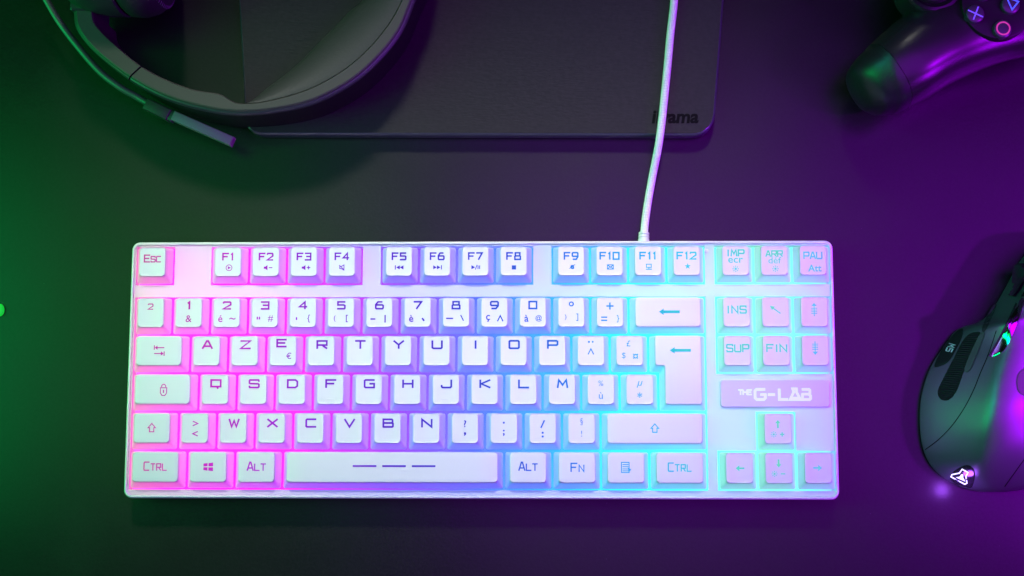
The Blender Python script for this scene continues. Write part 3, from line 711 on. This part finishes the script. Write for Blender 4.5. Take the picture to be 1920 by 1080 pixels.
# ================================================================== MOUSE
M_MS = plastic('satin_dark_mouse_shell', (.14, .14, .16), .40, 1.0, bump=.06, bscale=1500, metal=.55)
M_MG = plastic('ribbed_rubber', (.010, .011, .011), .6, .3)
M_MB = plastic('grey_button_plastic', (.085, .08, .08), .45, .4)
M_MK = plastic('glossy_black_mouse_trim', (.02, .018, .022), .16, .6)
ms = empty('computer_mouse', at(1850, 740, 0), 'dark ergonomic gaming mouse with ribbed thumb grip and glowing emblem', 'mouse')
LEFT = [(1845, 923), (1815, 917), (1795, 909), (1765, 892), (1742, 866), (1729, 830), (1725, 780), (1730, 735), (1745, 690), (1772, 648), (1797, 617), (1838, 603), (1862, 580), (1888, 536), (1912, 492), (1945, 455), (1985, 441)]
RIGHT = [(1880, 923.5), (1930, 915), (1985, 890), (2035, 830), (2065, 750), (2080, 680), (2088, 600), (2078, 530), (2055, 475), (2015, 441)]
lw = catmull([at(x, y, 3) for x, y in LEFT], 6); rw = catmull([at(x, y, 3) for x, y in RIGHT], 6)
ww = [at(1850, y, 3).y for y in (923, 890, 840, 760, 690, 650, 618, 603, 580, 500, 440)]
wv_ = [8, 13, 19, 21.5, 21, 18, 11, 4.2, 2.4, 2.2, 2.2]
def interp(y, ys, vs):
    if y <= ys[0]: return vs[0]
    for i in range(1, len(ys)):
        if y <= ys[i]: return vs[i-1]+(vs[i]-vs[i-1])*(y-ys[i-1])/(ys[i]-ys[i-1]+1e-9)
    return vs[-1]
LY, LXs, RY, RXs = [p.y for p in lw], [p.x for p in lw], [p.y for p in rw], [p.x for p in rw]
for A in (LY, RY):
    for i in range(1, len(A)): A[i] = max(A[i], A[i-1]+.001)
YT, YF = max(LY[0], RY[0]), min(LY[-1], RY[-1])
def sm(y, f):                                     # light smoothing along the body
    return sum(f(y+d) for d in (-4, -2, 0, 2, 4))/5
def rowpar(y):
    L, R = interp(y, LY, LXs), interp(y, RY, RXs)
    w_ = sm(y, lambda q: interp(q, ww, wv_))
    dt, df = max(0, y-YT), max(0, YF-y)
    tail = (1-(1-min(1, dt/46))**2.4)**.62
    front = (1-(1-min(1, df/9))**2)**.5
    H = 3+(36-.085*max(0, y-YT-45))*tail*front
    return L, R, w_, H
ROWC = {}
def mz(x, y):
    k = round(y, 2)
    if k not in ROWC: ROWC[k] = rowpar(y)
    L, R, w_, H = ROWC[k]
    u = max(0, x-L); v = R-x
    if v <= 0 or x < L: return 3
    g = .87*(u/w_)**.92 if u < w_ else .87+.13*(1-math.exp(-(u-w_)/(.1624*w_)))
    over = max(0, u-w_-4); g -= .0066*(over-10*(1-math.exp(-over/10)))
    g *= (1-max(0, 1-v/16)**2.6)**.55
    return max(3, 3+(H-3)*g)
def mhit(px, py, off=0):
    z = 20
    for _ in range(40):
        p = at(px, py, z); z = .5*z+.5*(mz(p.x, p.y)+off)
    p = at(px, py, z); return Vector((p.x, p.y, z))
NR, NC = 110, 72
bm = bmesh.new(); grid = []
for i in range(NR+1):
    y = YT+(YF-YT)*(.5-.5*math.cos(math.pi*i/NR)); y = min(max(y, YT+.02), YF-.02)
    L, R = interp(y, LY, LXs), interp(y, RY, RXs)
    row = [Vector((L+.5, y, 1)), Vector((L+.05, y, 2))]
    for c in range(NC+1):
        t = .5-.5*math.cos(math.pi*c/NC); x = L+(R-L)*t
        row.append(Vector((x, y, mz(min(max(x, L+1e-4), R-1e-4), y))))
    row += [Vector((R-.05, y, 2)), Vector((R-.5, y, 1))]
    grid.append([bm.verts.new(p) for p in row])
for a, b in zip(grid, grid[1:]):
    for c in range(len(a)-1): bm.faces.new((a[c], a[c+1], b[c+1], b[c]))
obj('shell', bm, M_MS, ms, angle=70)
def patch(poly, off, thick, mat, name, parent=ms, ribs=0, nsub=7, bev=.35):
    """surface-following piece: outline in photo px, rings shrinking to its middle, raised by off"""
    P = [Vector((*p, 0)) for p in poly]; n = len(P)
    cl = P[-2:]+P+P[:3]; Q = [p.xy for p in catmull(cl, 5)][10:10+5*n]
    c = sum(Q, Vector((0, 0)))/len(Q)
    rings = [[mhit(p.x, p.y, -thick) for p in Q]]
    for i, s in enumerate([1, .97]+[1-k/nsub for k in range(1, nsub)]+[.04]):
        o2 = off*(.45 if i == 0 else 1)
        ring = []
        for p in Q:
            q = c+(p-c)*s
            ring.append(mhit(q.x, q.y, o2))
        rings.append(ring)
    bm = bmesh.new(); loft(bm, rings); return obj(name, bm, mat, parent, angle=60)
def strip(px, off, w, mat, name, parent=ms):
    pts = [p.xy for p in catmull([Vector((*p, 0)) for p in px], 8)]
    c3 = [mhit(p.x, p.y, off) for p in pts]; bm = bmesh.new(); tube(bm, c3, w, 6); return obj(name, bm, mat, parent)
M_SEAM = plastic('dark_seam', (.004, .004, .005), .7, .1)
strip([(1735, 843), (1760, 824), (1785, 798), (1808, 765), (1826, 730), (1838, 700), (1850, 672), (1860, 645), (1868, 620)], .0, .22, M_SEAM, 'shell_seam')
strip([(1884, 912), (1902, 887), (1920, 862), (1945, 830)], .0, .22, M_SEAM, 'shell_seam')
# ribbed thumb grip
m, nt, b = new_mat('ribbed_thumb_rubber'); b.inputs['Base Color'].default_value = (.010, .012, .012, 1); b.inputs['Roughness'].default_value = .55
tc = nt.nodes.new('ShaderNodeTexCoord'); mp = nt.nodes.new('ShaderNodeMapping'); mp.inputs['Rotation'].default_value = (0, 0, math.radians(8))
wv = nt.nodes.new('ShaderNodeTexWave'); wv.bands_direction = 'Y'; wv.inputs['Scale'].default_value = 290
nt.links.new(tc.outputs['Object'], mp.inputs[0]); nt.links.new(mp.outputs[0], wv.inputs[0]); bp = nt.nodes.new('ShaderNodeBump'); bp.inputs['Strength'].default_value = .9; bp.inputs['Distance'].default_value = .0006
nt.links.new(wv.outputs['Fac'], bp.inputs['Height']); nt.links.new(bp.outputs[0], b.inputs['Normal'])
patch([(1820, 625), (1838, 623), (1832, 640), (1818, 670), (1806, 700), (1795, 730), (1783, 747), (1770, 751), (1760, 744), (1759, 730), (1772, 703), (1790, 668), (1806, 638)], .25, 1.2, m, 'thumb_grip')
fb = patch([(1803, 616), (1806, 620), (1803, 634), (1790, 660), (1776, 680), (1758, 688), (1752, 686), (1757, 672), (1768, 652), (1783, 632), (1795, 620)], .5, 1.5, M_MG, 'side_button')
patch([(1836, 628), (1843, 623), (1846, 626), (1838, 648), (1824, 682), (1818, 694), (1811, 698), (1808, 692), (1812, 680), (1824, 652)], .8, 1.5, M_MB, 'side_button')
patch([(1860, 575), (1868, 570), (1866, 580), (1856, 604), (1846, 622), (1841, 620), (1844, 606)], .6, 1.5, plastic('maroon_black_button', (.03, .022, .028), .5), 'side_button')
# M5 marking on the outer side button
l = Legend()
l.glyphs('M5', 0, 0, 6.5, 7, .35, 1.4)
cM = mhit(1781, 652, 0)
rot = Matrix.Rotation(math.radians(-120), 2)
for v in l.bm.verts:
    q = rot @ v.co.xy; zz = v.co.z
    x, y = cM.x+q.x, cM.y+q.y
    v.co = Vector((x, y, mz(x, y)+.75+zz))
mm_, nt, b = new_mat('grey_white_print'); b.inputs['Base Color'].default_value = (.65, .65, .68, 1); M_PRINT = mm_
obj('marking', l.bm, M_PRINT, fb, smooth=False)
# front: gloss strip beside the wheel, wheel bay, centre button
patch([(1914, 560), (1920, 566), (1913, 592), (1898, 630), (1884, 656), (1866, 668), (1858, 667), (1864, 652), (1882, 622), (1898, 590)], .7, 1.5, plastic('mirror_trim', (.75, .72, .78), .12, .5, metal=1), 'trim_strip')
strip([(1856, 668), (1872, 640), (1890, 605), (1905, 572), (1912, 555)], .25, .75, M_MK, 'trim_groove')
patch([(1888, 550), (1896, 536), (1912, 512), (1930, 500), (1945, 520), (1935, 548), (1916, 556), (1902, 556)], .5, 2, M_MK, 'wheel_bay')
patch([(1908, 706), (1912, 698), (1922, 690), (1940, 686), (1950, 700), (1948, 725), (1935, 742), (1920, 742), (1910, 734), (1907, 720)], .5, 1.5, M_MB, 'top_button')
wc = mhit(1925, 522, 1)
bm = bmesh.new(); loft(bm, [[wc+Vector((sx, 8*math.cos(a*math.pi/16)*k, 8*math.sin(a*math.pi/16)*k-3)) for a in range(32)] for sx, k in ((-3.5, .8), (-3.2, .97), (-2, 1), (2, 1), (3.2, .97), (3.5, .8))]); obj('scroll_wheel', bm, M_MK, ms, angle=50)
# lit emblem on the tail
em = patch([(1781, 897), (1786, 886), (1800, 876), (1815, 872), (1826, 880), (1828, 895), (1822, 914), (1810, 913), (1793, 908)], .15, 1, M_MK, 'emblem_window')
M_EM, nt, b = new_mat('lit_emblem'); b.inputs['Base Color'].default_value = (.3, .3, .5, 1); b.inputs['Emission Color'].default_value = (.80, .74, 1, 1); b.inputs['Emission Strength'].default_value = 1.5
l = Legend()
F1 = [(1804, 880), (1815, 886), (1811, 893), (1813, 906), (1809, 908), (1783, 894), (1785, 890), (1799, 887)]
F2 = [(1792, 895), (1799, 894), (1803, 889), (1806, 890), (1806, 896), (1810, 903)]
def emb(ribbon):
    for v in ribbon.bm.verts:
        px, py = v.co.x/PXK, -v.co.y/PXK
        v.co = mhit(px, py, .6+v.co.z)
    return ribbon.bm
l.line(F1, 2.0, True); l.poly(F2)
obj('emblem', emb(l), M_EM, em, smooth=False)

# ================================================================== small lit button at the left edge
p = at(-2, 581, 2); bm = bmesh.new()
loft(bm, [[Vector((p.x+r*math.cos(a*math.pi/16)*1.0, p.y+1.55*r*math.sin(a*math.pi/16), z)) for a in range(32)] for r, z in ((2.0, 0), (2.1, .4), (1.9, 1.6), (1.4, 2.3), (.5, 2.6))])
M_IND, nt, b = new_mat('glowing_green_lens'); b.inputs['Base Color'].default_value = (.01, .3, .03, 1); b.inputs['Emission Color'].default_value = (.004, .55, .03, 1); b.inputs['Emission Strength'].default_value = .95
tk = obj('indicator_light', bm, M_IND)
tag(tk, 'tiny glowing green oval light on the desk at the left frame edge', 'light')

# ================================================================== LIGHT
w = bpy.data.worlds.new('World'); SC.world = w; w.use_nodes = True
w.node_tree.nodes['Background'].inputs[0].default_value = (.5, .5, .6, 1); w.node_tree.nodes['Background'].inputs[1].default_value = .006
def area(name, loc, target, sx, sy, power, col, spread=180):
    d = bpy.data.lights.new(name, 'AREA'); d.shape = 'RECTANGLE'; d.size = sx; d.size_y = sy; d.energy = power; d.color = col; d.spread = math.radians(spread)
    o = bpy.data.objects.new(name, d); COL.objects.link(o); o.location = loc
    o.rotation_euler = (Vector(target)-Vector(loc)).to_track_quat('-Z', 'Y').to_euler(); return o
area('overhead_softbox', (.150, .76, .68), (.150, .080, 0), .35, .16, .208, (.96, .98, .87), 13)
area('overhead_fill', (.10, -.75, 1.1), (.15, .15, 0), 1.1, .6, .3, (1, .95, .86))
area('green_lamp', (-.45, .10, .30), (.05, .10, 0), .25, .5, 2.3, (.0, 1, .22))
area('green_softbox', (-.42, .18, .62), (-.30, .18, 0), .35, .9, 1.1, (.0, 1, .08))
area('violet_lamp', (1.0, -.25, .42), (.46, .10, 0), .20, .20, 1.0, (.40, .0, 1), 70)
area('violet_softbox', (.78, .12, .62), (.70, .12, 0), .45, 1.3, 2.45, (.40, .0, 1), 110)
area('teal_lamp', (-.12, .22, .52), (.405, .055, .02), .30, .30, .040, (.0, 1, .80), 20)
sp = bpy.data.lights.new('violet_spot', 'SPOT'); sp.energy = 34; sp.color = (.42, 0, 1); sp.spot_size = math.radians(27); sp.spot_blend = .85; sp.shadow_soft_size = .02
so = bpy.data.objects.new('violet_spot', sp); COL.objects.link(so); so.location = (.95, .0, .65)
so.rotation_euler = (Vector((.50, .11, 0))-Vector(so.location)).to_track_quat('-Z', 'Y').to_euler()
pl = bpy.data.lights.new('emblem_glow', 'POINT'); pl.energy = .016; pl.color = (.35, .08, 1); pl.shadow_soft_size = .003
po = bpy.data.objects.new('emblem_glow', pl); COL.objects.link(po); po.location = at(1797, 924, 13)*MM

SC.render.engine = 'CYCLES'
SC.cycles.max_bounces = 6; SC.cycles.diffuse_bounces = 4; SC.cycles.glossy_bounces = 3
SC.cycles.sample_clamp_indirect = 4
SC.cycles.use_denoising = True
SC.view_settings.view_transform = 'Standard'; SC.view_settings.look = 'None'
SC.view_settings.exposure = 0; SC.view_settings.gamma = 1; SC.view_settings.use_curve_mapping = False
